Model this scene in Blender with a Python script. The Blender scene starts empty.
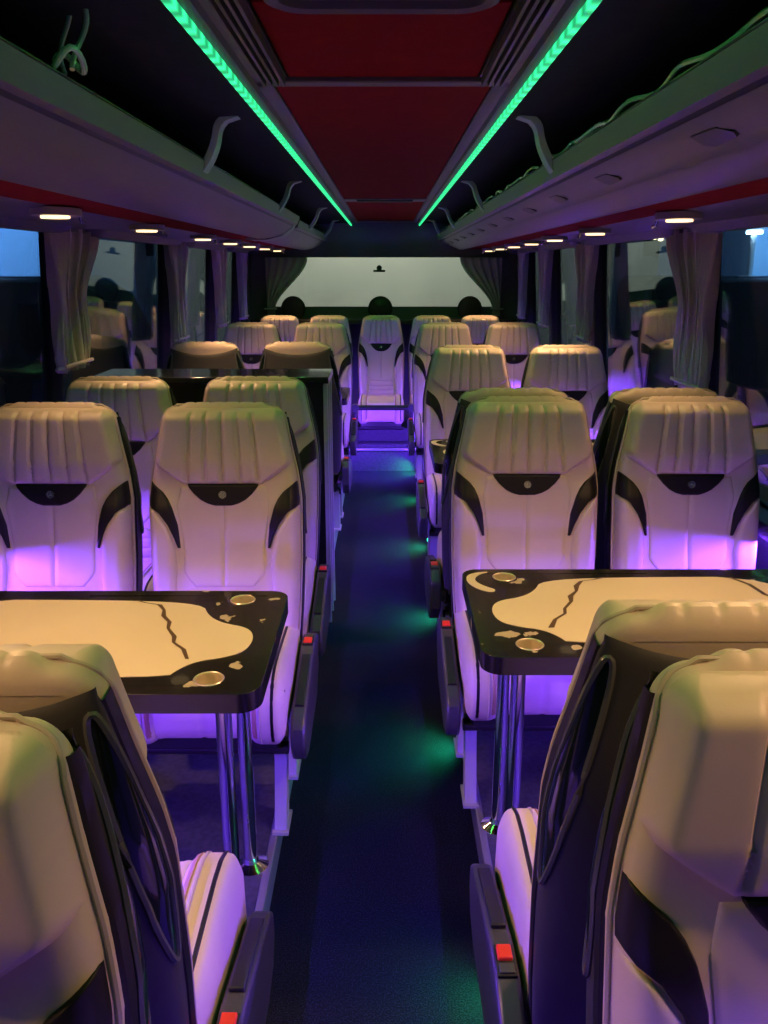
import bpy, bmesh, math, random
from mathutils import Vector, Matrix
from mathutils.geometry import tessellate_polygon
PI = math.pi
random.seed(7)
SC = bpy.context.scene
C = SC.collection

# ------------------------------------------------------------------ materials
MATS = {}
def mat(name, col, rough=.5, metal=0, spec=.5, emit=None, estr=0, coat=0, noise=None, bump=None, sheen=0):
    m = bpy.data.materials.new(name); m.use_nodes = True
    nt = m.node_tree; b = nt.nodes['Principled BSDF']
    b.inputs['Base Color'].default_value = (*col, 1); b.inputs['Roughness'].default_value = rough
    b.inputs['Metallic'].default_value = metal; b.inputs['Specular IOR Level'].default_value = spec
    b.inputs['Coat Weight'].default_value = coat
    if sheen: b.inputs['Sheen Weight'].default_value = sheen
    if emit: b.inputs['Emission Color'].default_value = (*emit, 1); b.inputs['Emission Strength'].default_value = estr
    tc = nt.nodes.new('ShaderNodeTexCoord')
    if noise:   # (scale, colour 2, low, high)
        n = nt.nodes.new('ShaderNodeTexNoise'); n.inputs['Scale'].default_value = noise[0]; n.inputs['Detail'].default_value = 4
        r = nt.nodes.new('ShaderNodeValToRGB'); e = r.color_ramp.elements
        e[0].position = noise[2]; e[0].color = (*col, 1); e[1].position = noise[3]; e[1].color = (*noise[1], 1)
        nt.links.new(tc.outputs['Object'], n.inputs['Vector']); nt.links.new(n.outputs['Fac'], r.inputs['Fac'])
        nt.links.new(r.outputs['Color'], b.inputs['Base Color'])
    if bump:    # (scale, strength)
        n = nt.nodes.new('ShaderNodeTexNoise'); n.inputs['Scale'].default_value = bump[0]; n.inputs['Detail'].default_value = 3
        bp = nt.nodes.new('ShaderNodeBump'); bp.inputs['Strength'].default_value = bump[1]; bp.inputs['Distance'].default_value = .01
        nt.links.new(tc.outputs['Object'], n.inputs['Vector']); nt.links.new(n.outputs['Fac'], bp.inputs['Height'])
        nt.links.new(bp.outputs['Normal'], b.inputs['Normal'])
    MATS[name] = m; return m

cream = mat('cream_leather', (.64,.53,.43), .46, noise=(5,(.58,.48,.385),.35,.7), bump=(700,.04))
piping_m = mat('piping_leather', (.50,.42,.34), .5)
black_l = mat('black_leather', (.010,.009,.010), .45, spec=.3, bump=(700,.05))
gold_l = mat('tan_leather', (.38,.24,.12), .5)
shell_m = mat('grey_shell_plastic', (.040,.040,.043), .45, spec=.35, bump=(500,.05))
eye_m = mat('dark_gloss_plastic', (.006,.012,.012), .12, coat=.4)
rim_m = mat('grey_rim_plastic', (.075,.08,.085), .25)
blackp = mat('black_plastic', (.012,.012,.013), .4)
greyp = mat('armrest_plastic', (.055,.055,.06), .35)
red_m = mat('red_button', (.75,.03,.02), .35, emit=(1,.06,.04), estr=.08)  # faint glow put into the red; the button is no lamp
chrome = mat('chrome', (.8,.8,.82), .12, 1)
metal = mat('grey_painted_metal', (.45,.45,.47), .4, .2)
marble = mat('black_marble', (.009,.008,.008), .22, coat=.15, noise=(15,(.45,.38,.28),.655,.665))
inlay_m = mat('cream_stone', (.74,.64,.47), .38, coat=.0, noise=(3,(.68,.58,.42),.35,.7))
vein_m = mat('dark_vein', (.10,.06,.035), .3)
carpet = mat('blue_carpet', (.007,.007,.018), .98, spec=.15, noise=(260,(.035,.035,.085),.45,.72), bump=(300,.9))
podium_m = mat('podium_vinyl', (.055,.055,.075), .6, noise=(60,(.035,.035,.05),.4,.6))
edge_m = mat('podium_edge_metal', (.35,.35,.38), .35, .6)
red_c = mat('red_ceiling_fabric', (.20,.008,.006), .9, spec=.1, noise=(20,(.17,.006,.005),.3,.7), bump=(300,.3))
trim_m = mat('mauve_grey_trim', (.105,.093,.108), .42, noise=(4,(.09,.08,.095),.3,.7))
rack_m = mat('rack_plastic', (.135,.115,.150), .38, noise=(3,(.12,.10,.13),.3,.7))
rackdark = mat('rack_lining', (.018,.024,.025), .9, spec=.1, noise=(30,(.013,.018,.02),.3,.7))
wall_m = mat('side_wall_vinyl', (.10,.09,.11), .6, bump=(120,.2))
pill_m = mat('pillar_plastic', (.05,.048,.055), .5)
curt_m = mat('mauve_curtain', (.50,.42,.43), .85, sheen=.3, bump=(250,.2))
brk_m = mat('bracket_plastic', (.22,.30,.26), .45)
cab_m = mat('black_cabinet', (.010,.010,.012), .3, noise=(8,(.016,.016,.02),.3,.7))
cabtop = mat('smoked_glass_top', (.015,.02,.022), .12, coat=.5)
cabedge = mat('grey_edge_profile', (.5,.5,.53), .4)
white_ext = mat('pale_bus_paint', (.62,.64,.58), .6, noise=(.45,(.46,.49,.45),.38,.62))
bld_blue = mat('blue_white_cladding', (.45,.62,.85), .7)
bld_grey = mat('grey_render', (.34,.37,.42), .8, noise=(.8,(.26,.30,.34),.3,.7))
asphalt = mat('asphalt', (.03,.032,.036), .8, noise=(4,(.05,.05,.055),.3,.7))
car_m = mat('dark_car_paint', (.02,.022,.028), .3, coat=.5)
bulb_m = mat('warm_bulb', (1,.8,.5), .3, emit=(1,.72,.35), estr=12)
lens_m = mat('lamp_lens', (1,.9,.7), .3, emit=(1,.70,.32), estr=2.6)
bezel_m = mat('lamp_bezel', (.30,.27,.29), .35)
gdot_m = mat('green_floor_lens', (0,.6,.25), .3, emit=(.02,1,.35), estr=3)
purp_m = mat('violet_strip_lens', (.3,.1,1), .3, emit=(.28,.08,1), estr=2.2)
cable_m = mat('clear_cable', (.35,.42,.38), .12, coat=.6)
star_m = mat('badge_metal', (.62,.62,.62), .25, 1)
white_sp = mat('lit_street_lamp', (1,1,1), .3, emit=(.55,.85,1), estr=60)

# green LED tape: bright beads along its length
led_m = mat('green_led_tape', (0,.4,.15), .4)
nt = led_m.node_tree; b = nt.nodes['Principled BSDF']
tc = nt.nodes.new('ShaderNodeTexCoord'); sp = nt.nodes.new('ShaderNodeSeparateXYZ'); nt.links.new(tc.outputs['Object'], sp.inputs[0])
mu = nt.nodes.new('ShaderNodeMath'); mu.operation = 'MULTIPLY'; mu.inputs[1].default_value = 2*PI/.062; nt.links.new(sp.outputs['Y'], mu.inputs[0])
si = nt.nodes.new('ShaderNodeMath'); si.operation = 'SINE'; nt.links.new(mu.outputs[0], si.inputs[0])
mr = nt.nodes.new('ShaderNodeMapRange'); mr.inputs[1].default_value = -1; mr.inputs[2].default_value = 1; mr.inputs[3].default_value = .40; mr.inputs[4].default_value = 1.5
nt.links.new(si.outputs[0], mr.inputs[0]); nt.links.new(mr.outputs[0], b.inputs['Emission Strength'])
b.inputs['Emission Color'].default_value = (.04,1,.36,1)

# window glass: see-through with a mirror sheen, as glass at night
def glass(name, tint, refl):
    m = bpy.data.materials.new(name); m.use_nodes = True; nt = m.node_tree; nt.nodes.clear()
    o = nt.nodes.new('ShaderNodeOutputMaterial'); mx = nt.nodes.new('ShaderNodeMixShader')
    t = nt.nodes.new('ShaderNodeBsdfTransparent'); t.inputs[0].default_value = (*tint, 1)
    g = nt.nodes.new('ShaderNodeBsdfGlossy'); g.inputs['Roughness'].default_value = .015; g.inputs[0].default_value = (.9,.95,1,1)
    lw = nt.nodes.new('ShaderNodeLayerWeight'); lw.inputs[0].default_value = .5
    pw = nt.nodes.new('ShaderNodeMath'); pw.operation = 'POWER'; pw.inputs[1].default_value = 5; nt.links.new(lw.outputs['Facing'], pw.inputs[0])
    ad = nt.nodes.new('ShaderNodeMath'); ad.operation = 'ADD'; ad.use_clamp = True; ad.inputs[1].default_value = refl
    nt.links.new(pw.outputs[0], ad.inputs[0]); nt.links.new(ad.outputs[0], mx.inputs[0])
    nt.links.new(t.outputs[0], mx.inputs[1]); nt.links.new(g.outputs[0], mx.inputs[2]); nt.links.new(mx.outputs[0], o.inputs[0])
    return m
glass_m = glass('tinted_window_glass', (.62,.70,.74), .13)
rglass_m = glass('rear_window_glass', (.85,.88,.85), .02)

# ------------------------------------------------------------------ mesh builder
class MB:
    def __init__(s): s.v = []; s.f = []
    def add(s, vs, fs):
        k = len(s.v); s.v += [tuple(p) for p in vs]; s.f += [tuple(i+k for i in f) for f in fs]; return s
    def box(s, x0, x1, y0, y1, z0, z1, M=None):
        vs = [Vector(p) for p in ((x0,y0,z0),(x1,y0,z0),(x1,y1,z0),(x0,y1,z0),(x0,y0,z1),(x1,y0,z1),(x1,y1,z1),(x0,y1,z1))]
        if M: vs = [M @ p for p in vs]
        return s.add(vs, [(0,3,2,1),(4,5,6,7),(0,1,5,4),(1,2,6,5),(2,3,7,6),(3,0,4,7)])
    def grid(s, P):                       # P[row][col] of points
        R, Q = len(P), len(P[0]); vs = [p for r in P for p in r]
        return s.add(vs, [(i*Q+j, i*Q+j+1, (i+1)*Q+j+1, (i+1)*Q+j) for i in range(R-1) for j in range(Q-1)])
    def tube(s, pts, r, n=8, closed=False, caps=True):
        pts = [Vector(p) for p in pts]; N = len(pts); rings = []
        up = None
        for i, p in enumerate(pts):
            a = pts[i-1] if (i or closed) else p; c = pts[(i+1) % N] if (i < N-1 or closed) else p
            t = (c-a).normalized() if (c-a).length > 1e-9 else Vector((0,0,1))
            if up is None: up = Vector((0,0,1)) if abs(t.z) < .9 else Vector((1,0,0))
            sd = t.cross(up).normalized(); up = sd.cross(t).normalized()
            rr = r[i] if isinstance(r, (list, tuple)) else r
            rings.append([p + sd*math.cos(2*PI*j/n)*rr + up*math.sin(2*PI*j/n)*rr for j in range(n)])
        vs = [q for g in rings for q in g]; fs = []
        for i in range(N if closed else N-1):
            k = (i+1) % N
            for j in range(n): fs.append((i*n+j, i*n+(j+1) % n, k*n+(j+1) % n, k*n+j))
        if caps and not closed: fs += [tuple(range(n))[::-1], tuple((N-1)*n+j for j in range(n))]
        return s.add(vs, fs)
    def cyl(s, c, r, h, n=24, axis='z', r2=None):
        c = Vector(c); d = {'z': Vector((0,0,1)), 'y': Vector((0,1,0)), 'x': Vector((1,0,0))}[axis]
        return s.tube([c, c+d*h], [r, r if r2 is None else r2], n)
    def lathe(s, prof, n=24, c=(0,0,0)):
        c = Vector(c)
        P = [[c + Vector((r*math.cos(2*PI*j/n), r*math.sin(2*PI*j/n), z)) for j in range(n+1)] for r, z in prof]
        return s.grid(P)
    def prism(s, poly, z0, z1, holes=()):    # horizontal polygon with holes
        loops = [[Vector((x,y,0)) for x,y in poly]] + [[Vector((x,y,0)) for x,y in h] for h in holes]
        tri = tessellate_polygon(loops); flat = [p for l in loops for p in l]; n = len(flat)
        vs = [(p.x,p.y,z1) for p in flat] + [(p.x,p.y,z0) for p in flat]
        fs = [tuple(t) for t in tri] + [tuple(i+n for i in t[::-1]) for t in tri]
        k = 0
        for l in loops:
            m = len(l)
            for i in range(m): a, c = k+i, k+(i+1) % m; fs.append((a, c, c+n, a+n))
            k += m
        return s.add(vs, fs)
    def extrude_y(s, sec, ys):               # sec: list of (x,z) closed; swept along y
        n = len(sec); vs = [(x,y,z) for y in ys for x,z in sec]; fs = []
        for i in range(len(ys)-1):
            for j in range(n): fs.append((i*n+j, i*n+(j+1) % n, (i+1)*n+(j+1) % n, (i+1)*n+j))
        fs += [tuple(range(n)), tuple((len(ys)-1)*n+j for j in range(n))[::-1]]
        return s.add(vs, fs)
    def build(s, name, m, parent=None, bevel=0, angle=38, label=None):
        me = bpy.data.meshes.new(name); me.from_pydata(s.v, [], s.f); me.validate()
        bm = bmesh.new(); bm.from_mesh(me); bmesh.ops.remove_doubles(bm, verts=bm.verts, dist=1e-5)
        bmesh.ops.recalc_face_normals(bm, faces=bm.faces); bm.to_mesh(me); bm.free()
        me.polygons.foreach_set('use_smooth', [True]*len(me.polygons)); me.set_sharp_from_angle(angle=math.radians(angle))
        me.materials.append(m); o = bpy.data.objects.new(name, me); C.objects.link(o)
        if bevel:
            bv = o.modifiers.new('bevel', 'BEVEL'); bv.width = bevel; bv.segments = 3; bv.limit_method = 'ANGLE'; bv.angle_limit = math.radians(50)
        if parent: o.parent = parent
        if label: o['label'] = label
        return o

def tag(o, label, cat, group=None, kind=None):
    if label: o['label'] = label
    if cat: o['category'] = cat
    if group: o['group'] = group
    if kind: o['kind'] = kind
    return o
def empty(name, loc=(0,0,0), rz=0):
    o = bpy.data.objects.new(name, None); C.objects.link(o); o.location = loc; o.rotation_euler = (0,0,rz); o.empty_display_size = .1; return o
def struct(o): o['kind'] = 'structure'; return o
def copy_tree(o, parent=None):
    c = o.copy(); C.objects.link(c)
    if parent: c.parent = parent
    for ch in list(o.children): copy_tree(ch, c)
    return c
def lerp_tab(tab, x):
    if x <= tab[0][0]: return tab[0][1]
    for (a, p), (b, q) in zip(tab, tab[1:]):
        if x <= b: return p+(q-p)*(x-a)/(b-a)
    return tab[-1][1]
def sm(x): x = max(0, min(1, x)); return x*x*(3-2*x)
def rnd(x): x = max(0, min(1, x)); return math.sqrt(max(0, 1-(1-x)**2))

# ------------------------------------------------------------------ coach seat
L = .688; ZP = .40; TH = math.radians(9)
sT, cT = math.sin(TH), math.cos(TH)
def W3(x, tau, off):       # backrest frame to local: off = towards the sitter
    t = L - tau
    return Vector((x, t*sT - off*cT, ZP + t*cT + off*sT))
WTAB = [(0,.171),(.10,.190),(.19,.210),(.26,.219),(.45,.218),(.60,.212),(.70,.205)]
def hw(tau): return lerp_tab(WTAB, tau) - .034*(1-math.sqrt(max(0, 1-(1-min(1, max(0, tau)/.034))**2)))
def lin(a, b, n): return [a+(b-a)*i/n for i in range(n+1)]
def dense(a, b, n, k=.012):   # spacing packed towards both ends
    out = []
    for i in range(n+1):
        q = i/n; q = .5-.5*math.cos(PI*q); out.append(a+(b-a)*(.55*q+.45*(i/n)))
    return out
def base_off(x, tau):
    w = hw(tau); d = min(w-abs(x), tau*1.0+.0)
    e = rnd(d/.032)
    o = .040*e
    if tau > .22: o += .014*sm((abs(x)-.11)/.05)*sm((tau-.22)/.08)*e
    o += .012*sm((tau-.41)/.12)*e*(1-sm((abs(x)-.10)/.05))
    return o
def seam(x, c, w): return math.exp(-((x-c)/w)**2)
def pad(rows_tab, extra, rad, th, nr=34, ncol=36, sink=.003):
    """upholstered panel lying on the base cushion; rows_tab = [(tau, x0, x1)]"""
    t0, t1 = rows_tab[0][0], rows_tab[-1][0]
    A = [(r[0], r[1]) for r in rows_tab]; B = [(r[0], r[2]) for r in rows_tab]
    P = []
    for tau in dense(t0, t1, nr):
        a, b_ = lerp_tab(A, tau), lerp_tab(B, tau); row = []
        for x in dense(a, b_, ncol):
            d = min(x-a, b_-x, tau-t0, t1-tau)
            e = rnd(max(d, 0)/rad)
            row.append(W3(x, tau, base_off(x, tau) - sink + (th+sink)*e + extra(x, tau)*min(1, max(d,0)/rad)))
        P.append(row)
    return MB().grid(P)

PLE = [-.098,-.055,-.012,.031,.074]
def head_extra(x, tau):
    f = 1 + .25*(tau/.25-.5)
    o = .013*sm(tau/.04)*sm((.23-tau)/.08)
    cs = [-.096*f, -.048*f, 0, .048*f, .096*f]
    g = sum(seam(x, c, .0055) for c in cs)
    return o - .011*g*sm(tau/.02+.2)
HEAD = [(t, -hw(t), hw(t)) for t in (0,.001,.002,.004,.007,.011,.016,.022,.028,.034,.08,.145)]+[(.150,-.200,.200),(.163,-.192,.192),(.205,-.132,.132),(.218,-.110,.110)]
def head_pad(): return pad(HEAD, head_extra, .016, .012, 50, 70)
def outline():
    """(x, tau) round the upholstery: up the left side, over the top, down the right side"""
    left = [(-hw(t), t) for t in lin(.70, .05, 30)+[.042,.034,.028,.022,.016,.011,.007,.004,.002,.001]]
    top = [(x, 0) for x in lin(-.137, .137, 66)]
    return left+top+[(-x, t) for x, t in left[::-1]]
def rim(rings, t_lim=9, mod=None):
    O = [p for p in outline() if p[1] <= t_lim]; N = []
    for i, p in enumerate(O):
        a, b_ = O[max(0, i-1)], O[min(len(O)-1, i+1)]; dx, dt = b_[0]-a[0], b_[1]-a[1]; l = math.hypot(dx, dt) or 1
        N.append((dt/l, -dx/l))
    N = [(nx, nt) for nx, nt in N]
    return MB().grid([[W3(x+nx*(o if mod is None or o < 0 else o*mod(x, t)), t+nt*(o if mod is None or o < 0 else o*mod(x, t)), of) for (x, t), (nx, nt) in zip(O, N)] for o, of in rings])
UP = [(.212,-.209),(.235,-.176),(.27,-.150),(.335,-.132),(.40,-.126)]
LO = [(.282,-.219),(.297,-.188),(.342,-.156),(.40,-.134)]
def wing_rows(s):
    rows = []
    for tau in [.21,.222,.24,.26,.282,.297,.31,.335,.37,.405]:
        outer = -hw(tau)+.001 if tau <= .282 else lerp_tab(LO, tau)
        inner = lerp_tab(UP, tau)
        if inner <= outer: inner = outer+.002
        rows.append((tau, outer, inner) if s < 0 else (tau, -inner, -outer))
    return rows
def bolster_rows(s):
    rows = []
    for tau in [.288,.30,.345,.40,.46,.52,.685]:
        outer = -hw(tau)+.001
        inner = lerp_tab(LO, tau)-.003 if tau < .40 else lerp_tab([(.40,-.140),(.46,-.134),(.52,-.140),(.70,-.150)], tau)
        if inner <= outer: inner = outer+.003
        rows.append((tau, outer, inner) if s < 0 else (tau, -inner, -outer))
    return rows
CEN = [(.222,-.125,.125),(.28,-.135,.135),(.335,-.128,.128),(.40,-.120,.120),(.475,-.120,.120),(.495,-.106,.106),(.52,-.083,.083)]
EMB = [(.2165,-.104,.104),(.228,-.100,.100),(.245,-.086,.086),(.263,-.066,.066),(.274,-.045,.045),(.281,-.02,.02)]

def back_shell_pt(a, k):
    x0 = math.cos(a); y0 = math.sin(a); n = 2/3.2
    sx = math.copysign(abs(x0)**n, x0); sy = abs(y0)**n
    tt = .046-.036*abs(sx)**2.0
    tau = tt + (L+.02-tt)*k
    D = .082*lerp_tab([(0,.10),(.01,.18),(.03,.24),(.07,.33),(.14,.50),(.25,.75),(.4,.97),(.55,1),(.75,.93),(1,.70)], k)
    return W3(sx*(hw(max(tau,.02))*1.015+.003+.006*sm(k/.15)*sm(sy/.5)), tau, -.034-D*sy)
def shell_mesh():
    ks = [0,.006,.015,.03,.05,.08,.12,.17,.23,.3,.38,.46,.55,.65,.75,.86,1]
    aa = lin(0, PI, 44)
    P = [[back_shell_pt(a, k) for a in aa] for k in ks]
    mb = MB().grid(P)
    mb.grid([[W3(x, L+.02, -.034) for x in (-.2,.2)], [W3(x, L+.02, -.10) for x in (-.2,.2)]])
    return mb
def shell_norm(a, k):
    e = 1e-3
    p = back_shell_pt(a, k); n = (back_shell_pt(a+e, k)-p).cross(back_shell_pt(a, k+e)-p).normalized()
    c = W3(0, .35, -.05)
    if n.dot(p-c) < 0: n = -n
    return n
def eye_curve(u, v):      # unit disc (u,v) -> a,k on the left half (x<0 mirrored by caller)
    k = .275+.245*v
    w = .29*(1-.42*max(0, v)**1.3)*(1+.05*v)
    a = .32+.14*(-v) + w*u
    return max(.03, a), k
def eye_mesh(s):
    P = []
    for i in range(13):
        r = i/12; row = []
        for j in range(41):
            th = 2*PI*j/40
            a, k = eye_curve(r*math.copysign(abs(math.cos(th))**.8, math.cos(th)), r*math.copysign(abs(math.sin(th))**.9, math.sin(th)))
            if s < 0: a = PI-a
            n = shell_norm(a, k); row.append(back_shell_pt(a, k)+n*(.0015-.0*r))
        P.append(row)
    return MB().grid(P)
def eye_rim(s):
    pts = []
    for j in range(40):
        th = 2*PI*j/40
        a, k = eye_curve(math.copysign(abs(math.cos(th))**.8, math.cos(th)), math.copysign(abs(math.sin(th))**.9, math.sin(th)))
        if s < 0: a = PI-a
        pts.append(back_shell_pt(a, k)+shell_norm(a, k)*.001)
    return MB().tube(pts, .0045, 6, closed=True)

CD = .41                      # cushion depth
CPATH = [(0,.445),(-.10,.452),(-.20,.458),(-.29,.462),(-.345,.458),(-.385,.442),(-.408,.410),(-.414,.37),(-.408,.33),(-.392,.30),(-.36,.288)]
def cpath(q):
    # q = arc fraction
    ls = [0]
    for (a,b),(c,d) in zip(CPATH, CPATH[1:]): ls.append(ls[-1]+math.hypot(c-a, d-b))
    t = q*ls[-1]
    for i in range(len(CPATH)-1):
        if t <= ls[i+1] or i == len(CPATH)-2:
            f = (t-ls[i])/(ls[i+1]-ls[i]); a, b = CPATH[i], CPATH[i+1]
            y, z = a[0]+(b[0]-a[0])*f, a[1]+(b[1]-a[1])*f
            dy, dz = b[0]-a[0], b[1]-a[1]; l = math.hypot(dy, dz)
            return y, z, dz/l, -dy/l       # outward normal
def cush_pt(x, q, lift=0):
    y, z, ny, nz = cpath(q)
    ax = abs(x); w = .212
    e = rnd((w-ax)/.03)
    l = -.030*(1-e) + .018*sm((ax-.10)/.05)*(1-sm((ax-.19)/.03)) - .006*(seam(ax,.125,.006)+seam(x,0,.006)*.6) + lift
    l -= .004*sum(seam(q, c, .012) for c in (.18,.33,.48))*(1-sm((ax-.10)/.02))
    return Vector((x*(1-.05*(q > .55)*sm((q-.55)/.3)), y-ny*(-l) if False else y+ny*(-1)*(-l) , z+nz*l))
def cush_pt(x, q, lift=0):
    y, z, ny, nz = cpath(q)       # ny,nz points out of the cushion (up at top, forwards at front)
    if q < .1: ny, nz = 0, 1
    ax = abs(x); w = .212; e = rnd((w-ax)/.03)
    l = -.030*(1-e) + .016*sm((ax-.10)/.05)*(1-sm((ax-.19)/.03)) - .005*(seam(ax,.122,.005)+.6*seam(x,0,.005)) + lift
    l -= .0035*sum(seam(q, c, .010) for c in (.20,.36,.52))*(1-sm((ax-.10)/.02))
    return Vector((x, y+ny*l, z+nz*l))
def cushion_mesh():
    qs = lin(0, 1, 54); xs = dense(-.212, .212, 60)
    P = [[cush_pt(x, q) for x in xs] for q in qs]
    mb = MB().grid(P)
    for s in (-1, 1):            # side walls
        A = [cush_pt(s*.212, q) for q in qs]; mid = [Vector((s*.214, p.y*.97-.005, max(.30, p.z-.05))) for p in A]
        B = [Vector((s*.206, max(p.y, -.37), .29)) for p in A]
        mb.grid([A, mid, B])
    mb.grid([[Vector((s*.206, 0, .29)) for s in (-1,1)], [Vector((s*.206, -.37, .29)) for s in (-1,1)]])
    return mb
def strip_mesh(x0, x1, q0, q1, lift):
    return MB().grid([[cush_pt(x0+(x1-x0)*i/4, q, lift*(1 if 0 < i < 4 else -.6)) for i in range(5)] for q in lin(q0, q1, 44)])

def make_seat():
    r = empty('coach_seat')
    # backrest cushion: front relief, side and back faces, all cream leather
    taus = [0,.0005,.001,.002,.004,.007,.011,.016,.022,.028,.035]+lin(.05, .70, 44)
    P = []
    for tau in taus:
        w = hw(tau); P.append([W3(x, tau, base_off(x, tau)) for x in dense(-w, w, 46)])
    mb = MB().grid(P)
    def puff(x, t): return 1 if t > .0005 else 1+2.2*sm((.137-abs(x))/.035)-.55*sum(seam(x, c_, .005) for c_ in (-.086,-.043,0,.043,.086))*(t < .002)
    rm = rim([(0,.0),(.0035,-.004),(.0055,-.010),(.0055,-.020),(.003,-.029),(-.002,-.034),(-.010,-.036),(-.020,-.0365)], mod=puff); mb.add(rm.v, rm.f)
    mb.grid([[W3(x*(hw(t)-.02), t, -.036) for x in (-1,-.5,0,.5,1)] for t in lin(.018, .70, 20)])
    mb.build('backrest', cream, r)
    head_pad().build('headrest', cream, r, label='pleated cream headrest pad')
    pad(EMB, lambda x, t: 0, .006, .010, 22, 30).build('emblem_panel', black_l, r, label='black leather panel under the headrest')
    # round badge with a three-pointed star in a ring
    c = W3(0, .247, base_off(0, .247)+.0115)
    R = Matrix.Translation(c) @ Matrix.Rotation(PI/2-TH+0, 4, 'X')
    bd = MB(); bd.lathe([(.0001,.0012),(.0098,.0012)], 20); bd.lathe([(.0092,.0005),(.0100,.0028),(.0112,.0028),(.0120,.0002)], 24)
    for k in range(3):
        a = PI/2+2*PI*k/3
        bd.add([(math.cos(a)*.0095, math.sin(a)*.0095, .0016), (math.cos(a+1.05)*.0019, math.sin(a+1.05)*.0019, .0014), (0,0,.0034), (math.cos(a-1.05)*.0019, math.sin(a-1.05)*.0019, .0014)], [(0,1,2),(0,2,3)])
    bd.v = [tuple(R @ Vector(p)) for p in bd.v]
    bd.build('badge', star_m, r, label='small round metal badge')
    pad(CEN, lambda x, t: -.005*seam(x, 0, .004), .012, .0045, 40, 40).build('center_panel', cream, r)
    for s in (-1, 1):
        pad(wing_rows(s), lambda x, t: 0, .005, .009, 36, 14).build('side_wing', black_l, r, label='curved black leather wing')
        pad(bolster_rows(s), lambda x, t: 0, .014, .012, 40, 18).build('bolster', cream, r)
    lum = [(.526,-.100,.100),(.54,-.118,.118),(.685,-.125,.125)]
    pad(lum, lambda x, t: -.007*sum(seam(t, c_, .005) for c_ in (.565,.60,.635)), .010, .010, 40, 24).build('lumbar_pad', cream, r)
    # piping along the outline of the backrest
    MB().tube([W3(x+(.003 if x > 0 else -.003)*(t > 0), t-(.010 if t < .001 else .004 if t < .02 else 0), .002-.012*(1-sm(t/.05))) for x, t in outline() if t < .67], .0034, 6).build('piping', piping_m, r)
    # black gusset between leather front and shell
    for_g = [(.0045,-.007),(.0085,-.012),(.0085,-.033),(.002,-.038)]
    O = [(-hw(t), t) for t in lin(.69, .05, 26)+[.042,.034,.028]]
    for sg in (1, -1):
        g = MB().grid([[W3(sg*(x-(o if t > .05 else o*.9+.0005)), t-(0 if t > .045 else (.045-t)*.12), of) for x, t in O] for o, of in for_g])
        g.build('gusset', black_l, r)
    sh = shell_mesh().build('back_shell', shell_m, r, label='dark grey moulded back shell')
    for s in (-1, 1):
        e = eye_mesh(s).build('shell_inset', eye_m, sh, label='glossy black almond shaped inset'); eye_rim(s).build('inset_rim', rim_m, sh)
    # a grab handle on the back shell top corners
    # cushion
    cu = cushion_mesh().build('seat_cushion', cream, r)
    for s in (-1, 1):
        strip_mesh(s*.128, s*.143, .02, .90, .0022).build('stripe', gold_l, cu, label='tan stripe')
        strip_mesh(s*.176, s*.186, .02, .92, .0020).build('stripe', black_l, cu, label='black stripe')
        MB().tube([cush_pt(s*.150, q, .001) for q in lin(.02, .93, 30)], .003, 6).build('cushion_piping', piping_m, cu)
    # base
    MB().box(-.19, .19, -.36, .03, .245, .292).build('seat_pan', blackp, r, .008)
    fr = MB()
    fr.tube([(-.21,-.33,.235),(.21,-.33,.235)], .017, 12); fr.tube([(-.21,-.03,.235),(.21,-.03,.235)], .017, 12)
    for x in (-.15,.15): fr.tube([(x,-.34,.245),(x,.03,.245)], .012, 8)
    fr.build('seat_frame', blackp, r)
    return r

def leg_mesh(s, y):
    mb = MB()
    sec = [(-.075,.0),(.0,.0),(.0,.03),(.030,.19),(.055,.25),(-.035,.25),(-.022,.20),(-.060,.03)]
    x = s*.185
    vs = [(x-.016, y+a, z) for a, z in sec]+[(x+.016, y+a, z) for a, z in sec]; n = len(sec)
    mb.add(vs, [tuple(range(n)), tuple(range(n, 2*n))[::-1]]+[(i, (i+1) % n, n+(i+1) % n, n+i) for i in range(n)])
    mb.box(x-.022, x+.022, y-.085, y+.02, 0, .008)
    return mb
def console_parts(root, s):
    """side console of the aisle seat: a sloping blade with a red recline button"""
    x0, x1 = (.222, .262)
    X = lambda a: s*a
    prof = [(.06,.52),(-.02,.545),(-.10,.54),(-.36,.475),(-.395,.45),(-.40,.40),(-.37,.35),(-.30,.33),(-.02,.35),(.06,.42)]
    mb = MB(); n = len(prof)
    vs = [(X(x0), y, z-.04) for y, z in prof]+[(X(x1), y, z-.04) for y, z in prof]; vs = [(a, b, c-.085) for a, b, c in vs]
    mb.add(vs, [tuple(range(n)), tuple(range(n, 2*n))[::-1]]+[(i, (i+1) % n, n+(i+1) % n, n+i) for i in range(n)])
    a = mb.build('armrest', greyp, root, .008, label='narrow grey plastic armrest console')
    M = Matrix.Translation((0,-.10,.502)) @ Matrix.Rotation(math.radians(-14), 4, 'X').inverted()
    M = Matrix.Translation((0,-.10,.417)) @ Matrix.Rotation(math.radians(14), 4, 'X')
    xc = X(.242)
    MB().box(xc-.013, xc+.013, -.24, -.03, -.002, .006, M).build('armrest_inlay', blackp, a, .003)
    M2 = Matrix.Translation((0,-.045,.420))
    MB().box(xc-.016, xc+.016, -.035, .03, -.004, .003, M2).build('button_frame', blackp, a, .002)
    MB().box(xc-.012, xc+.012, -.030, .000, 0, .009, M2).build('recline_button', red_m, a, .003, label='red recline button')
    MB().box(xc-.012, xc+.012, .006, .026, 0, .006, M2).build('side_button', greyp, a, .002)
    MB().cyl((X(.205), .03, .34), .028, s*.05, 20, 'x').build('pivot', blackp, root)

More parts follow.
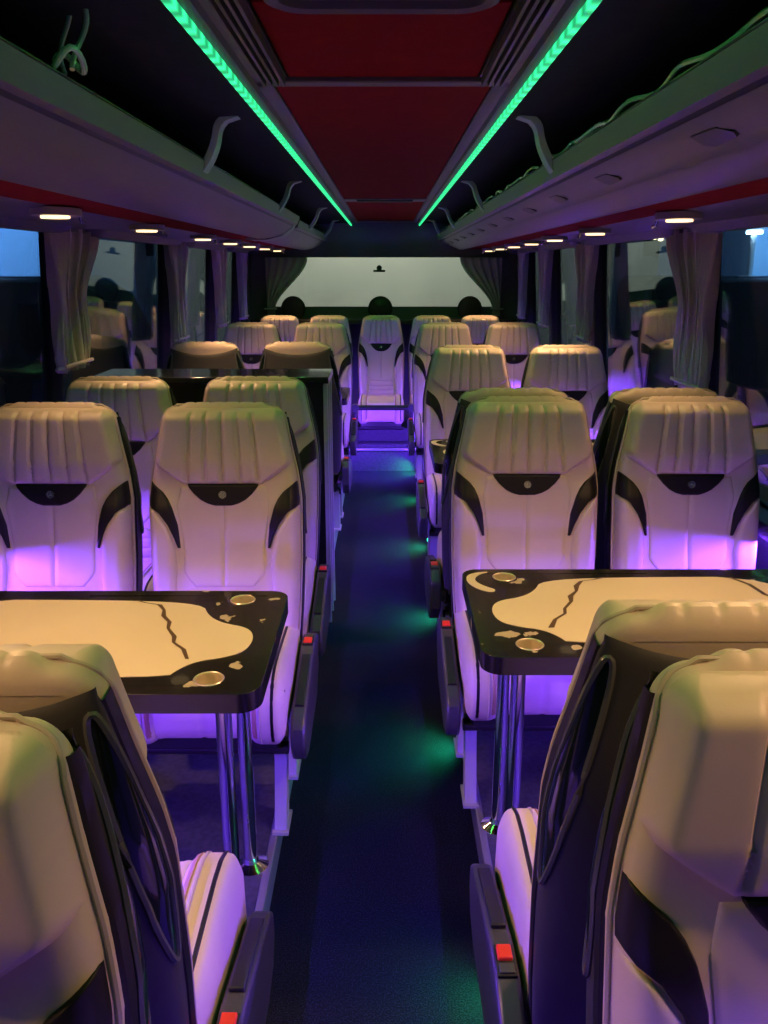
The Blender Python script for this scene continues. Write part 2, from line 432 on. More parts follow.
proto = make_seat()
PED = .08
seats = []
def variant(side):
    """a seat with legs; side = which side (in the seat's own frame) faces the aisle, 0 = window seat"""
    r = copy_tree(proto)
    for y in (-.30, -.04):
        leg_mesh(side if side else 1, y).build('leg', metal, r)
    if side: console_parts(r, side)
    else:
        leg_mesh(-1, -.30).build('leg', metal, r)
    return r
VAR = {}
for sd in (-1, 0, 1): VAR[sd] = variant(sd)
used = set()
def place(x, y, away, aisle, label, group, z=PED, sc=1):
    lab = label
    """aisle: world direction of the aisle (+1/-1) or 0"""
    sd = aisle if not away else -aisle
    if sd in used: r = copy_tree(VAR[sd])
    else: r = VAR[sd]; used.add(sd)
    r.location = (x, y, z); r.rotation_euler = (0,0,PI if away else 0)
    if sc != 1: r.scale = (sc, 1, 1)
    tag(r, label, 'seat', group); seats.append(r); return r
OFF = .135
XA, XW = .450, .945
place(-XA+.005, .555, 0, 1, 'cream coach seat at the bottom left corner, nearest the viewer, pleated front showing', 'seats by the front tables')
place(XA+.025, .672, 0, -1, 'large cream coach seat filling the bottom right corner, pleated front showing', 'seats by the front tables')
place(-XA, .915, 1, 1, 'seat with its grey back shell towards us, tucked behind the bottom left seat', 'seats by the front tables')
place(XA, 1.045, 1, -1, 'seat with its grey back shell towards us, tucked behind the bottom right seat', 'seats by the front tables')
place(-XW, 2.48-OFF, 0, 0, 'cream seat at the left window behind the left marble table', 'seats behind the front tables')
place(-XA, 2.48-OFF, 0, 1, 'cream aisle seat behind the left marble table, black emblem panel below headrest', 'seats behind the front tables')
place(XA-.004, 2.60-OFF, 0, -1, 'cream aisle seat behind the right marble table, greenish light on its headrest', 'seats behind the front tables')
place(XW-.005, 2.60-OFF, 0, 0, 'cream seat at the right window behind the right marble table', 'seats behind the front tables')
place(-XW, 3.10-OFF, 0, 0, 'cream window seat just in front of the black cabinet', 'seats in front of the cabinet')
place(-XA, 3.10-OFF, 0, 1, 'cream aisle seat just in front of the black cabinet', 'seats in front of the cabinet')
place(XA-.01, 2.76+OFF, 1, -1, 'aisle seat facing away, only its headrest rim above the right aisle seat', 'seats facing the rear')
place(XW-.01, 2.76+OFF, 1, 0, 'window seat facing away, its rim above the right window seat', 'seats facing the rear')
place(-XW, 4.57+OFF, 1, 0, 'dark backed window seat facing away beyond the black cabinet', 'seats facing the rear')
place(-XA, 4.57+OFF, 1, 1, 'dark backed aisle seat facing away beyond the black cabinet', 'seats facing the rear')
place(XA-.01, 4.40-OFF, 0, -1, 'cream aisle seat in the middle right row, headrest brightly lit from above', 'seats in the middle row')
place(XW-.01, 4.40-OFF, 0, 0, 'cream window seat in the middle right row beside the second right curtain', 'seats in the middle row')
place(-XW, 6.27-OFF, 0, 0, 'cream window seat on the left in the row before the last', 'seats in the row before the last')
place(-XA, 6.27-OFF, 0, 1, 'cream aisle seat on the left in the row before the last', 'seats in the row before the last')
place(XA-.01, 6.27-OFF, 0, -1, 'cream aisle seat on the right in the row before the last', 'seats in the row before the last')
place(XW-.01, 6.27-OFF, 0, 0, 'cream window seat on the right in the row before the last', 'seats in the row before the last')
for x, t in ((-.86, 'last row seat at the far left corner below the rear window'), (-.45, 'last row seat left of the centre one'),
             (-.02, 'centre seat of the last row, facing straight down the aisle in violet light'), (.40, 'last row seat right of the centre one'),
             (.80, 'last row seat at the far right corner below the rear window')):
    place(x, 7.22-OFF, 0, 0, t, 'seats of the last row', sc=.86)
for sd in (-1,0,1):
    if sd not in used:
        pass
def kill(o):
    for c in list(o.children): kill(c)
    bpy.data.objects.remove(o)
kill(proto)

for c in list(seats[-3].children):
    if c.name.startswith('leg'): bpy.data.objects.remove(c)
# ------------------------------------------------------------------ tables
def rrect(x0, x1, y0, y1, r, n=6):
    out = []
    for cx, cy, a0 in ((x1-r, y1-r, 0), (x0+r, y1-r, PI/2), (x0+r, y0+r, PI), (x1-r, y0+r, 1.5*PI)):
        out += [(cx+r*math.cos(a0+PI/2*i/n), cy+r*math.sin(a0+PI/2*i/n)) for i in range(n+1)]
    return out
def smooth_poly(pts, it=2):
    for _ in range(it):
        q = []
        for i in range(len(pts)):
            a, b_ = pts[i], pts[(i+1) % len(pts)]
            q += [(a[0]*.75+b_[0]*.25, a[1]*.75+b_[1]*.25), (a[0]*.25+b_[0]*.75, a[1]*.25+b_[1]*.75)]
        pts = q
    return pts
INL = [(-1.06,-.475),(-1.06,-.062),(-.60,-.066),(-.42,-.092),(-.395,-.160),(-.355,-.205),(-.290,-.230),(-.268,-.285),(-.278,-.355),(-.320,-.385),(-.373,-.402),(-.402,-.44),(-.415,-.475)]
def make_table(side, y1, label, full=True):
    """side -1: left of the aisle. y1 = rear edge"""
    t = empty('lounge_table', (side*.68, y1-.27, PED)); m = lambda x: -x*side if side > 0 else x
    def T(p): return ((p[0] if side < 0 else -p[0])-side*.68, p[1]+.27)
    ZT = .69
    outer = [T(p) for p in rrect(-1.10, -.222, -.54, 0, .045)]
    holes = [[T((cx+.028*math.cos(2*PI*k/20), cy+.028*math.sin(2*PI*k/20))) for k in range(20)] for cx, cy in ((-.330,-.062),(-.330,-.478))]
    top = MB().prism(outer, ZT-.042, ZT, holes).build('tabletop', marble, t, .006, label='glossy black marble tabletop')
    inl = [T(p) for p in smooth_poly(INL, 2)]
    MB().prism(inl, ZT-.002, ZT+.0012).build('inlay', inlay_m, top, label='cream stone inlay with wavy outline')
    for path in ([(-.585,-.070),(-.560,-.085),(-.525,-.096),(-.505,-.13),(-.498,-.165),(-.475,-.20),(-.470,-.235),(-.445,-.28),(-.440,-.31),(-.41,-.345),(-.392,-.392)],
                 [(-.92,-.068),(-.95,-.12),(-.96,-.19),(-1.0,-.25),(-1.01,-.34),(-1.04,-.40)]):
        v = MB(); P = [[], []]
        for i, (a, c_) in enumerate(path):
            w_ = .0035+.004*random.random()
            P[0].append((*T((a-w_, c_)), ZT+.0018)); P[1].append((*T((a+w_, c_)), ZT+.0018))
        v.grid(P); v.build('vein', vein_m, top, label='jagged dark vein')
    if side > 0:
        MB().prism([T(p) for p in smooth_poly([(-.228,-.10),(-.232,-.05),(-.262,-.028),(-.30,-.022),(-.262,-.045),(-.248,-.09),(-.27,-.13),(-.30,-.155),(-.285,-.175),(-.25,-.15)], 2)], ZT-.002, ZT+.0012).build('inlay_patch', inlay_m, top, label='cream patch at the aisle corner')
    for cx, cy in ((-.330,-.062),(-.330,-.478)):
        p = T((cx, cy))
        MB().lathe([(.0001,ZT-.040),(.0265,ZT-.040),(.0268,ZT+.0005),(.0295,ZT+.0022),(.031,ZT+.0005)], 28, (p[0],p[1],0)).build('cup_holder', CUP, top)
    for yy in (-.385, -.16):
        p = T((-.325, yy))
        pl = MB().cyl((p[0], p[1], 0), .0175, ZT-.040, 20).build('table_leg', chrome, t, label='polished chrome pole')
        MB().lathe([(.045,0),(.045,.006),(.022,.018),(.018,.03)], 24, (p[0],p[1],0)).build('foot_flange', chrome, pl)
    w = T((-1.11, -.27)); MB().box(min(w[0],w[0]), w[0]+.001, 0,0,0,0)
    b = MB(); xw = w[0]; b.box(min(xw, xw+side*.045), max(xw, xw+side*.045), -.18, .18, ZT-.10, ZT-.042); b.build('wall_bracket', greyp, t, .004)
    tag(t, label, 'table', 'marble tables between facing seats'); return t
CUP = mat('brushed_cup_metal', (.75,.66,.52), .3, .6)
make_table(-1, 2.00, 'black marble table with cream inlay at lower left of aisle')
make_table(1, 2.16, 'black marble table with cream inlay at right, partly behind the bottom right seats')
make_table(1, 3.97, 'dark marble table corner between the middle right row and the seats facing it')
make_table(-1, 5.80, 'black marble table beyond the cabinet between the left rear seats')

# ------------------------------------------------------------------ cabinet on the left
cb = empty('cabinet', (-.68, 3.45, PED))
MB().box(-.44, .455, -.10, .16, 0, 1.035).build('body', cab_m, cb, .004)
MB().box(-.46, .475, -.115, .18, 1.035, 1.06).build('cabinet_top', cabtop, cb, .004, label='dark glossy top')
for yy in (-.095, .03, .15): MB().box(.452, .470, yy-.008, yy+.008, .02, 1.03).build('edge_profile', cabedge, cb, .003, label='vertical grey edge profile')
MB().box(.452, .462, -.07, .01, .04, 1.0).build('side_panel', greyp, cb, .002); MB().box(.452, .462, .05, .13, .04, 1.0).build('side_panel', greyp, cb, .002)
tag(cb, 'black waist-high cabinet with glossy top between left seat rows', 'cabinet')

# ------------------------------------------------------------------ shell of the coach
Y0, Y1 = -1.4, 7.80
XI = 1.245
fl = MB(); fl.box(-.285, .285, Y0, 6.58, -.04, 0); struct(fl.build('floor', carpet))
for s, nm in ((-1,'trim_1'),(1,'trim_2')):
    mb = MB(); a, b_ = sorted((s*.285, s*XI)); mb.box(a, b_, Y0, Y1, -.04, PED); struct(mb.build(nm, podium_m))
    mb = MB(); a, b_ = sorted((s*.272, s*.292)); mb.box(a, b_, Y0, 6.58, 0, PED+.004); struct(mb.build('trim_%d' % (3 if s < 0 else 4), edge_m, None, .003))
st = MB(); st.box(-.285, .285, 6.58, Y1, -.04, .17); struct(st.build('trim_5', MATS['podium_vinyl'], None, .004))
st = MB(); st.box(-.285, .285, 6.565, 6.595, .165, .182); struct(st.build('trim_6', edge_m, None, .003))
# bar in front of the centre rear seat
gr = empty('grab_rail', (0, 6.612, 0)); MB().tube([(-.22,0,.50),(.22,0,.50)], .020, 14).build('rail', blackp, gr, label='black horizontal tube')
for x in (-.22,.22):
    MB().tube([(x,0,.182),(x,0,.50)], .013, 10).build('post', blackp, gr); MB().cyl((x,-.035,.50), .03, .07, 16, 'y').build('end_joint', greyp, gr)
tag(gr, 'low black rail across the aisle before the centre rear seat', 'rail')

struct(MB().box(-.28, .28, 6.80, 7.45, .17, .305).build('trim_29', podium_m, None, .006))
struct(MB().box(-.28, .28, 6.66, 6.80, .17, .20).build('trim_30', podium_m, None, .004))
# side walls: below the sill, sill, pillars, header
WB, WT = .80, 1.70
wins = [(-1.4,1.45),(1.45,3.28),(3.28,4.95),(4.95,6.25),(6.25,7.3),(7.3,7.8)]
def xin(z): return XI-.06*max(0,(z-WB))/(WT-WB)
wn = 1
for s, nm in ((-1,'wall_left'),(1,'wall_right')):
    mb = MB(); a, b_ = sorted((s*XI, s*(XI+.05))); mb.box(a, b_, Y0, Y1, 0, WB)
    struct(mb.build(nm, wall_m))
    mb = MB(); a, b_ = sorted((s*(XI-.070), s*(XI+.03))); mb.box(a, b_, Y0, Y1, .775, .80); a, b_ = sorted((s*(XI-.070), s*(XI-.062))); mb.box(a, b_, Y0, Y1, .752, .80); struct(mb.build('trim_%d' % (7 if s < 0 else 8), pill_m, None, .003))   # sill, its hanging lip added to cut off the violet light upwards
    mb = MB()
    for k, (a, b_) in enumerate(wins):
        for yy in ((a, b_) if k == 0 else (b_,)):
            y0_, y1_ = yy-.05, yy+.05
            xs = (s*(XI-.02), s*(XI+.05)); xt = (s*(xin(WT)-.02), s*(xin(WT)+.05))
            mb.add([(xs[0],y0_,WB),(xs[1],y0_,WB),(xs[1],y1_,WB),(xs[0],y1_,WB),(xt[0],y0_,WT+.03),(xt[1],y0_,WT+.03),(xt[1],y1_,WT+.03),(xt[0],y1_,WT+.03)],
                   [(0,3,2,1),(4,5,6,7),(0,1,5,4),(1,2,6,5),(2,3,7,6),(3,0,4,7)])
    struct(mb.build('trim_%d' % (9 if s < 0 else 10), pill_m, None, .006))
    for k, (a, b_) in enumerate(wins):
        mb = MB(); t = .006
        mb.add([(s*(xin(WB)+.02),a+.04,WB),(s*(xin(WB)+.02),b_-.04,WB),(s*(xin(WT)+.02),b_-.04,WT+.02),(s*(xin(WT)+.02),a+.04,WT+.02),
                (s*(xin(WB)+.02+t),a+.04,WB),(s*(xin(WB)+.02+t),b_-.04,WB),(s*(xin(WT)+.02+t),b_-.04,WT+.02),(s*(xin(WT)+.02+t),a+.04,WT+.02)],
               [(0,1,2,3),(4,7,6,5),(0,4,5,1),(1,5,6,2),(2,6,7,3),(3,7,4,0)])
        struct(mb.build('window_%d' % wn, glass_m)); wn += 1
    # service panel above the windows (lamps sit in it) with the red cloth strip under the rack
    sec = [(.835,1.715),(.865,1.701),(1.00,1.695),(1.115,1.690),(1.26,1.70),(1.26,1.80),(.835,1.74)]
    mb = MB().extrude_y([(s*x, z) for x, z in sec], [Y0, Y1]); struct(mb.build('trim_%d' % (11 if s < 0 else 12), trim_m))
    sec = [(.66,1.716),(.85,1.706),(.85,1.722),(.66,1.732)]
    mb = MB().extrude_y([(s*x, z) for x, z in sec], [Y0, Y1]); struct(mb.build('trim_%d' % (13 if s < 0 else 14), red_c))
    # scalloped cover along the window head
    mb = MB()
    for k, (a, b_) in enumerate(wins):
        a2, b2 = a+.10, b_-.10; P = []
        for q in lin(0, 1, 24):
            y = a2+(b2-a2)*q; dz = .030*rnd(min(q, 1-q)/.12)
            P.append([(s*1.06, y, 1.698), (s*1.09, y, 1.694-dz), (s*1.125, y, 1.694-dz), (s*1.14, y, 1.698)])
        mb.grid(P)
    struct(mb.build('trim_%d' % (15 if s < 0 else 16), pill_m))
    # violet light strip under the sill
    tag(MB().box(*sorted((s*1.225, s*1.238)), Y0+.1, 7.6, .757, .769).build('violet_light_strip', purp_m, None),
        'thin violet light strip running under the %s window sill' % ('left' if s < 0 else 'right'), 'light strip')

# ceiling
CX = lambda s, x: s*x*1.055+.014 if x < .36 else s*x
def sweep(sec, s, y0=Y0, y1=Y1): return MB().extrude_y([(CX(s, x), z) for x, z in sec], [y0, y1])
mb = MB(); mb.box(-1.25, 1.25, Y0, Y1, 1.955, 1.99)
struct(mb.build('ceiling', rackdark))
for k, (a, b_, m) in enumerate(((Y0,1.05,red_c),(1.42,1.93,red_c),(1.98,5.12,red_c),(5.30,7.45,red_c))):
    hwid = .222 if k > 1 else .185
    struct(MB().box(CX(-1, hwid), CX(1, hwid), a, b_, 1.928, 1.955).build('trim_%d' % (17+k), m, None, .004))
mb = MB(); mb.box(-.29, .32, 1.93, 1.975, 1.918, 1.955); mb.box(-.30,.30,5.12,5.30,1.924,1.955); mb.box(-.30,.30,7.45,Y1,1.922,1.955)
struct(mb.build('trim_21', trim_m, None, .004))
for s in (-1, 1):
    # long trim with rounded inner lip
    sec = [(.222,1.955),(.222,1.924),(.230,1.918),(.250,1.918),(.255,1.910),(.270,1.907),(.286,1.907),(.290,1.955)]
    struct(sweep(sec, s).build('trim_%d' % (22 if s < 0 else 23), trim_m))
    # duct grille beside the front red panel
    g = empty('air_grille', (CX(s,.21), 1.0, 1.93))
    for q in range(4): MB().box(-.022+.013*q, -.016+.013*q, -1.2, .9, -.026, 0).build('slat', trim_m, g, .001)
    MB().box(-.026, .026, -1.2, .9, -.008, 0.0).build('grille_back', blackp, g)
    tag(g, 'slatted air grille along the %s side of the front red ceiling panel' % ('left' if s < 0 else 'right'), 'vent')
    # green led tape
    o = MB().box(*sorted((CX(s,.270), CX(s,.281))), 0.0, 7.72, 1.895, 1.907).build('led_strip', led_m)
    tag(o, 'bright green LED strip along the %s ceiling edge' % ('left' if s < 0 else 'right'), 'light strip')
    # rack ceiling, slightly lower towards the window
    sec = [(.290,1.955),(.290,1.907),(.325,1.917),(1.22,1.89),(1.22,1.955)]
    struct(sweep(sec, s).build('trim_%d' % (24 if s < 0 else 25), rackdark))
g = empty('air_grille', (.014, 5.21, 1.924))
for q in range(3): MB().box(-.16, .16, -.055+.045*q, -.035+.045*q, -.006, 0).build('slat', blackp, g, .001)
tag(g, 'flat slotted vent across the ceiling between red panels', 'vent')
h = empty('roof_hatch', (.014, 1.215, 1.93))
P = rrect(-.155,.155,-.17,.17,.05)
MB().tube([(x,y,-.012) for x,y in P], .014, 8, closed=True).build('hatch_frame', trim_m, h, label='pale rounded frame')
MB().prism(P, -.012, -.004).build('hatch_panel', rack_m, h)
tag(h, 'pale rounded roof hatch at the top edge of the view', 'hatch')

# back wall with rear window
RY = 7.86
wall = MB()
wall.box(-1.25, 1.25, RY, RY+.05, -.04, 1.215)
wall.box(-1.25, -.98, RY, RY+.05, 1.215, 1.99); wall.box(.98, 1.25, RY, RY+.05, 1.215, 1.99)
wall.box(-.98, .98, RY, RY+.05, 1.645, 1.99)
struct(wall.build('wall_back', wall_m))
hd = MB(); P = []
for x in lin(-1.1, 1.1, 2): P.append([(x, 7.60, 1.925), (x, 7.66, 1.88), (x, 7.72, 1.80), (x, 7.78, 1.71), (x, 7.85, 1.64)])
hd.grid(P); hd.grid([[(x, 7.62, 1.95) for x in (-1.1,1.1)], [(x,7.60,1.925) for x in (-1.1,1.1)]])
struct(hd.build('trim_26', rack_m))
mb = MB(); mb.add([(-.98,RY+.012,1.21),(.98,RY+.012,1.21),(.80,RY+.012,1.65),(-.80,RY+.012,1.65),(-.98,RY+.018,1.21),(.98,RY+.018,1.21),(.80,RY+.018,1.65),(-.80,RY+.018,1.65)],
    [(0,1,2,3),(4,7,6,5),(0,4,5,1),(1,5,6,2),(2,6,7,3),(3,7,4,0)])
struct(mb.build('window_13', rglass_m))
mb = MB()
for s in (-1,1): mb.add([(s*.98,RY-.004,1.21),(s*1.0,RY-.004,1.65),(s*.80,RY-.004,1.65),(s*.98,RY+.01,1.21),(s*1.0,RY+.01,1.65),(s*.80,RY+.01,1.65)], [(0,1,2),(3,5,4),(0,3,4,1),(1,4,5,2),(2,5,3,0)])
struct(mb.build('trim_27', pill_m))
sh = MB(); sh.box(-1.15, 1.15, 7.50, RY, 1.08, 1.12); struct(sh.build('trim_28', blackp, None, .006))
for x, w_ in ((-.80,'left'),(-.03,'middle'),(.76,'right')):
    e = empty('rear_speaker', (x, 7.72, 1.12))
    mb = MB(); mb.tube([(0,0,.085),(0,.06,.085)], [.108,.098], 32); mb.tube([(0,-.015,.085),(0,0,.085)], [.095,.108], 32); mb.box(-.06,.06,-.01,.06,0,.03); mb.build('housing', blackp, e)
    MB().tube([(0,-.018,.085),(0,-.014,.085)], [.07,.085], 28).build('speaker_grille', cab_m, e)
    tag(e, 'round black pod at the %s of the rear window sill' % w_, 'speaker', 'round pods on the rear sill')
bl = empty('brake_lamp', (-.04, 7.82, 1.53)); MB().box(-.052,.052,-.012,.053,-.014,.004).build('base', blackp, bl, .003); MB().cyl((0,-.012,.02), .024, .02, 18, 'y').build('housing', blackp, bl)
tag(bl, 'small black fixture in the centre of the rear window', 'lamp')
ww = MB(); 
# ------------------------------------------------------------------ luggage racks
def rack_section(lipx, lipz):
    return ([(lipx,lipz),(lipx+.012,lipz+.002),(lipx+.045,lipz-.045),(lipx+.06,lipz-.06),(lipx+.05,lipz-.052),(lipx+.018,lipz-.050)],)
def make_rack(s, name_label, y0, y1, dx=0, dz=0):
    r = empty('luggage_rack', (0, (y0+y1)/2, 0)); h = (y1-y0)/2
    def sw(sec, n, m, par=r, a=-h, b_=h, lab=None): return MB().extrude_y([(s*(x+dx), z+dz) for x, z in sec], [a, b_]).build(n, m, par, label=lab)
    sw([(.455,1.820),(.463,1.824),(.476,1.818),(.500,1.782),(.488,1.778),(.470,1.781)], 'lip', rack_m)
    sw([(.452,1.8215),(.458,1.8265),(.466,1.8265),(.474,1.821),(.463,1.8245)], 'lip_edge', EDGE)
    sw([(.492,1.780),(.510,1.784),(.516,1.774),(.500,1.771)], 'groove', blackp)
    if s < 0:
        sw([(.496,1.772),(.510,1.760),(.545,1.735),(.60,1.716),(.65,1.707),(.69,1.706),(.70,1.716),(.66,1.722),(.60,1.735),(.53,1.772)], 'fascia', rack_m)
    else:
        sw([(.496,1.772),(.520,1.752),(.560,1.742),(.572,1.728),(.585,1.735),(.60,1.722),(.625,1.716),(.650,1.703),(.685,1.702),(.70,1.708),(.70,1.716),(.66,1.722),(.60,1.745),(.53,1.775)], 'fascia', rack_m)
    sw([(.515,1.776),(.60,1.745),(.70,1.735),(1.14,1.745),(1.14,1.730),(.72,1.722),(.60,1.738)], 'shelf', rackdark)
    sw([(1.12,1.74),(1.14,1.74),(1.14,1.90),(1.12,1.90)], 'rack_back', rackdark)
    tag(r, name_label, 'luggage rack'); return r
EDGE = mat('bright_lip_edge', (.5,.52,.5), .2, .3)
rL = make_rack(-1, 'long overhead luggage rack above the left windows, smooth mauve fascia', Y0, 4.95)
rL2 = make_rack(-1, 'short rear section of overhead rack on the left beyond the green end panel', 5.15, 7.70, .02, -.008)
rR = make_rack(1, 'long overhead luggage rack above the right windows with ridged fascia', Y0, 7.70)
ep = MB(); P = []
for y, k in ((4.96,0),(5.02,.5),(5.15,1)):
    P.append([(-(.47+.02*k), y, 1.81-.01*k), (-(.50+.01*k), y, 1.765), (-.56, y, 1.722-.004*k), (-.64, y, 1.702-.004*k), (-.74, y, 1.70)])
ep.grid(P); ep.grid([[(-.47,4.955,1.815),(-.50,4.955,1.765),(-.56,4.955,1.722),(-.74,4.955,1.70)],[(-.70,4.955,1.82),(-.72,4.955,1.79),(-.74,4.955,1.75),(-.76,4.955,1.70)]])
ep.v = [(a, b_-(5.15+7.70)/2, c) for a, b_, c in ep.v]; ep.build('rack_end_panel', brk_m, rL2, label='curved end panel lit green')
# small clips along each lip
def clips(r, s, ys, cy, nm='clip', m=None):
    for y in ys:
        q = MB(); c0 = Vector((s*.4905, y-cy, 1.801)); M = Matrix.Translation(c0) @ Matrix.Rotation(s*math.radians(-52), 4, 'Y').inverted()
        q.tube([(s*.480, y-cy-.010, 1.7975), (s*.480, y-cy+.010, 1.7975)], .010, 10); q.build(nm, blackp, r)
clips(rL, -1, (1.28,2.14,2.80,3.46,4.1,4.7), (Y0+4.95)/2)
clips(rR, 1, (1.41,2.13,2.79,3.45,4.2,4.9,5.6,6.3), (Y0+7.7)/2)
cyR = (Y0+7.7)/2
for y in (.8,1.42,2.08,2.67,3.2,3.75,4.3,4.85,5.4,5.95,6.5,7.05):   # dark trapezoid patches on the right fascia
    q = MB(); P = []
    for i in range(9):
        a = 2*PI*i/8
    q.prism([(0,0),(1,0),(0,1)], 0, .0001) if False else None
    poly = [(-.05,.536),(-.035,.548),(.06,.552),(.085,.540),(.075,.514),(-.03,.516)]
    pts = [(s_x, y-cyR+dy, 1.7675-(s_x-.50)*.42-.008) for dy, s_x in poly]
    back = [(p[0]+.012, p[1], p[2]+.014) for p in pts]; n = len(pts)
    q.add(pts+back, [tuple(range(n)), tuple(range(n, 2*n))[::-1]]+[(i, (i+1) % n, n+(i+1) % n, n+i) for i in range(n)])
    q.build('fascia_patch', blackp, rR)
# brackets from ceiling to lip, each a part of its rack
for s in (-1, 1):
    for k, y in enumerate((2.40, 4.05, 5.75, 7.2)):
        rk = rR if s > 0 else (rL if y < 4.95 else rL2)
        P = []; yc = y-rk.location.y
        for q in lin(0, 1, 14):
            x = .350+.050*rnd(q*3.5)+.070*q**2; z = 1.915-.125*q; w_ = .045+.02*q; yq = yc-.06+.11*q; yc_ = yq
            P.append([(s*x, yq-w_/2, z), (s*(x+.016), yq-w_/2, z+.010), (s*(x+.016), yq+w_/2, z+.010), (s*x, yq+w_/2, z), (s*x, yq-w_/2, z)])
        b_ = MB().grid(P)
        b_.build('rack_bracket', brk_m, rk, .002, label='curved bracket lit green')
# glossy straps hanging in the left rack, clear cable lying along the right lip
pts = []
for k, (dx, dy) in enumerate(((0,0),(.03,.03))):
    st = [( -.50-dx+.012*math.sin(q*5+k), 1.50+dy+.02*math.sin(q*3), 1.915-.115*q) for q in lin(0,1,14)]
    pts.append(st)
sl = empty('hanging_strap', (-.432,1.385,1.832))
for p in pts: MB().tube([(a+.5, b_-1.5, c_-1.80) for a,b_,c_ in p], .004, 8).build('strap', cable_m, sl)
MB().tube([(-.04*math.sin(2*PI*j/20)*.5-.015, .03*math.cos(2*PI*j/20), .012+.012*math.sin(4*PI*j/20)) for j in range(20)], .005, 8, closed=True).build('strap_loop', cable_m, sl)
tag(sl, 'shiny clear strap hanging inside the left luggage rack near the front', 'strap')
tag(MB().tube([(.470+.006*math.sin(y*17), y, 1.839+.005*math.sin(y*23)) for y in lin(.7, 7.4, 300)], .0045, 6).build('cable', cable_m),
    'wavy clear cable lying along the lip of the right luggage rack', 'cable')
# dark boxes stored on left rack
bx = MB(); bx.box(-.95,-.62, 4.0,4.5, 1.748,1.86); tag(bx.build('stowage_box', cab_m, None, .01), 'dark box lying inside the left luggage rack', 'box')

# ------------------------------------------------------------------ reading lamps
def spot(name, loc, rot, col, power, size, blend, rad=.03):
    l = bpy.data.lights.new(name, 'SPOT'); l.color = col; l.energy = power; l.spot_size = math.radians(size); l.spot_blend = blend; l.shadow_soft_size = rad
    o = bpy.data.objects.new(name, l); C.objects.link(o); o.location = loc; o.rotation_euler = rot; return o
WARM = (1,.55,.27)
ly = {-1: (2.40,3.30,4.30,5.05,5.75,6.45,7.15), 1: (2.58,3.60,4.45,5.15,5.85,6.50,7.20)}
ordn = ['nearest','second','third','fourth','fifth','sixth','farthest']
def make_lamp():
    e = empty('reading_lamp')
    P = [(.07*math.cos(2*PI*k/28)*.9, .085*math.sin(2*PI*k/28)) for k in range(28)]
    MB().prism(P, -.010, .010).build('bezel', bezel_m, e, .004)
    MB().prism([(x*.60, y*.42-.01) for x, y in P], -.016, -.008).build('lamp_lens', lens_m, e, .003, label='warm glowing lens')
    MB().tube([(.045,.05,-.008),(.047,.055,-.022),(.050,.075,-.026)], .005, 8).build('switch', chrome, e)
    return e
lp = make_lamp(); first = True
for s in (-1, 1):
    for k, y in enumerate(ly[s]):
        e = lp if first else copy_tree(lp); first = False
        e.location = (s*.86, y, 1.693); 
        if s > 0: e.scale = (-1,1,1)
        tag(e, '%s warm reading lamp along the %s side, below the luggage rack' % (ordn[k], 'left' if s < 0 else 'right'), 'lamp', 'reading lamps')
LAMPW = {}
def warm(x, y, p, size=95, blend=.7, tx=0, ty=0, rad=.03): spot('reading_light', (x, y, 1.672), (math.radians(ty), math.radians(tx), 0), WARM, p*3, size, blend, rad)

# ------------------------------------------------------------------ curtains
def make_curtain(width, zt, zb, pinch=.45, folds=6, tie=True, drape=0):
    e = empty('curtain')
    P = []; NR, NQ = 40, 120
    for i in range(NR+1):
        q = i/NR; z = zt+(zb-zt)*q
        tq = .52
        wq = 1-(1-pinch)*sm(q/tq) if q < tq else pinch+.10*sm((q-tq)/(1-tq)*2)-.06*sm((q-.85)/.15)
        sh = drape*sm(q/tq)
        row = []
        for j in range(NQ+1):
            p = j/NQ; fold = math.sin(p*folds*2*PI+.6*math.sin(q*4)+.7*math.sin(p*9)); amp = .020+.008*math.sin(p*11+q*2)
            row.append((fold*amp-.0*q, (p-.5)*width*wq + sh + .006*math.cos(p*folds*4*PI), z))
        P.append(row)
    mb = MB().grid(P)
    cl = mb.build('cloth', curt_m, e, angle=80)
    sol = cl.modifiers.new('thick', 'SOLIDIFY'); sol.thickness = .003
    zz = zt+(zb-zt)*.97
    MB().tube([(.03*math.cos(2*PI*k/24), drape+(width*(pinch+.04)/2+.008)*math.sin(2*PI*k/24), zz+.01*math.cos(2*PI*k/24)) for k in range(24)], .007, 8, closed=True).build('tie_band', curt_m, e)
    MB().box(-.012,.012,-width/2,width/2,zt-.012,zt+.008).build('curtain_rail', greyp, e)
    return e
cdat = {-1: [(3.31,.54,1.70,1.14),(4.93,.48,1.70,1.15),(6.20,.46,1.70,1.15),(7.15,.40,1.70,1.15)], 1: [(3.26,.56,1.70,1.12),(4.98,.50,1.70,1.15),(6.25,.46,1.70,1.15),(7.25,.40,1.70,1.15)]}
for s in (-1, 1):
    for k, (y, w_, zt, zb) in enumerate(cdat[s]):
        c = make_curtain(w_, zt-.012, zb+(.05 if k == 0 and s < 0 else 0), .55, 6, drape=-.12 if k == 0 else -.06)
        c.location = (s*1.135, y, 0)
        if s > 0: c.rotation_euler = (0,0,PI); 
        if s > 0:
            for ch in c.children: ch.scale = (1,-1,1)
        tag(c, 'mauve gathered curtain on the %s window pillar, %s from the front' % (('left','right')[s > 0], ('nearest','second','third','fourth')[k]), 'curtain', 'side window curtains')
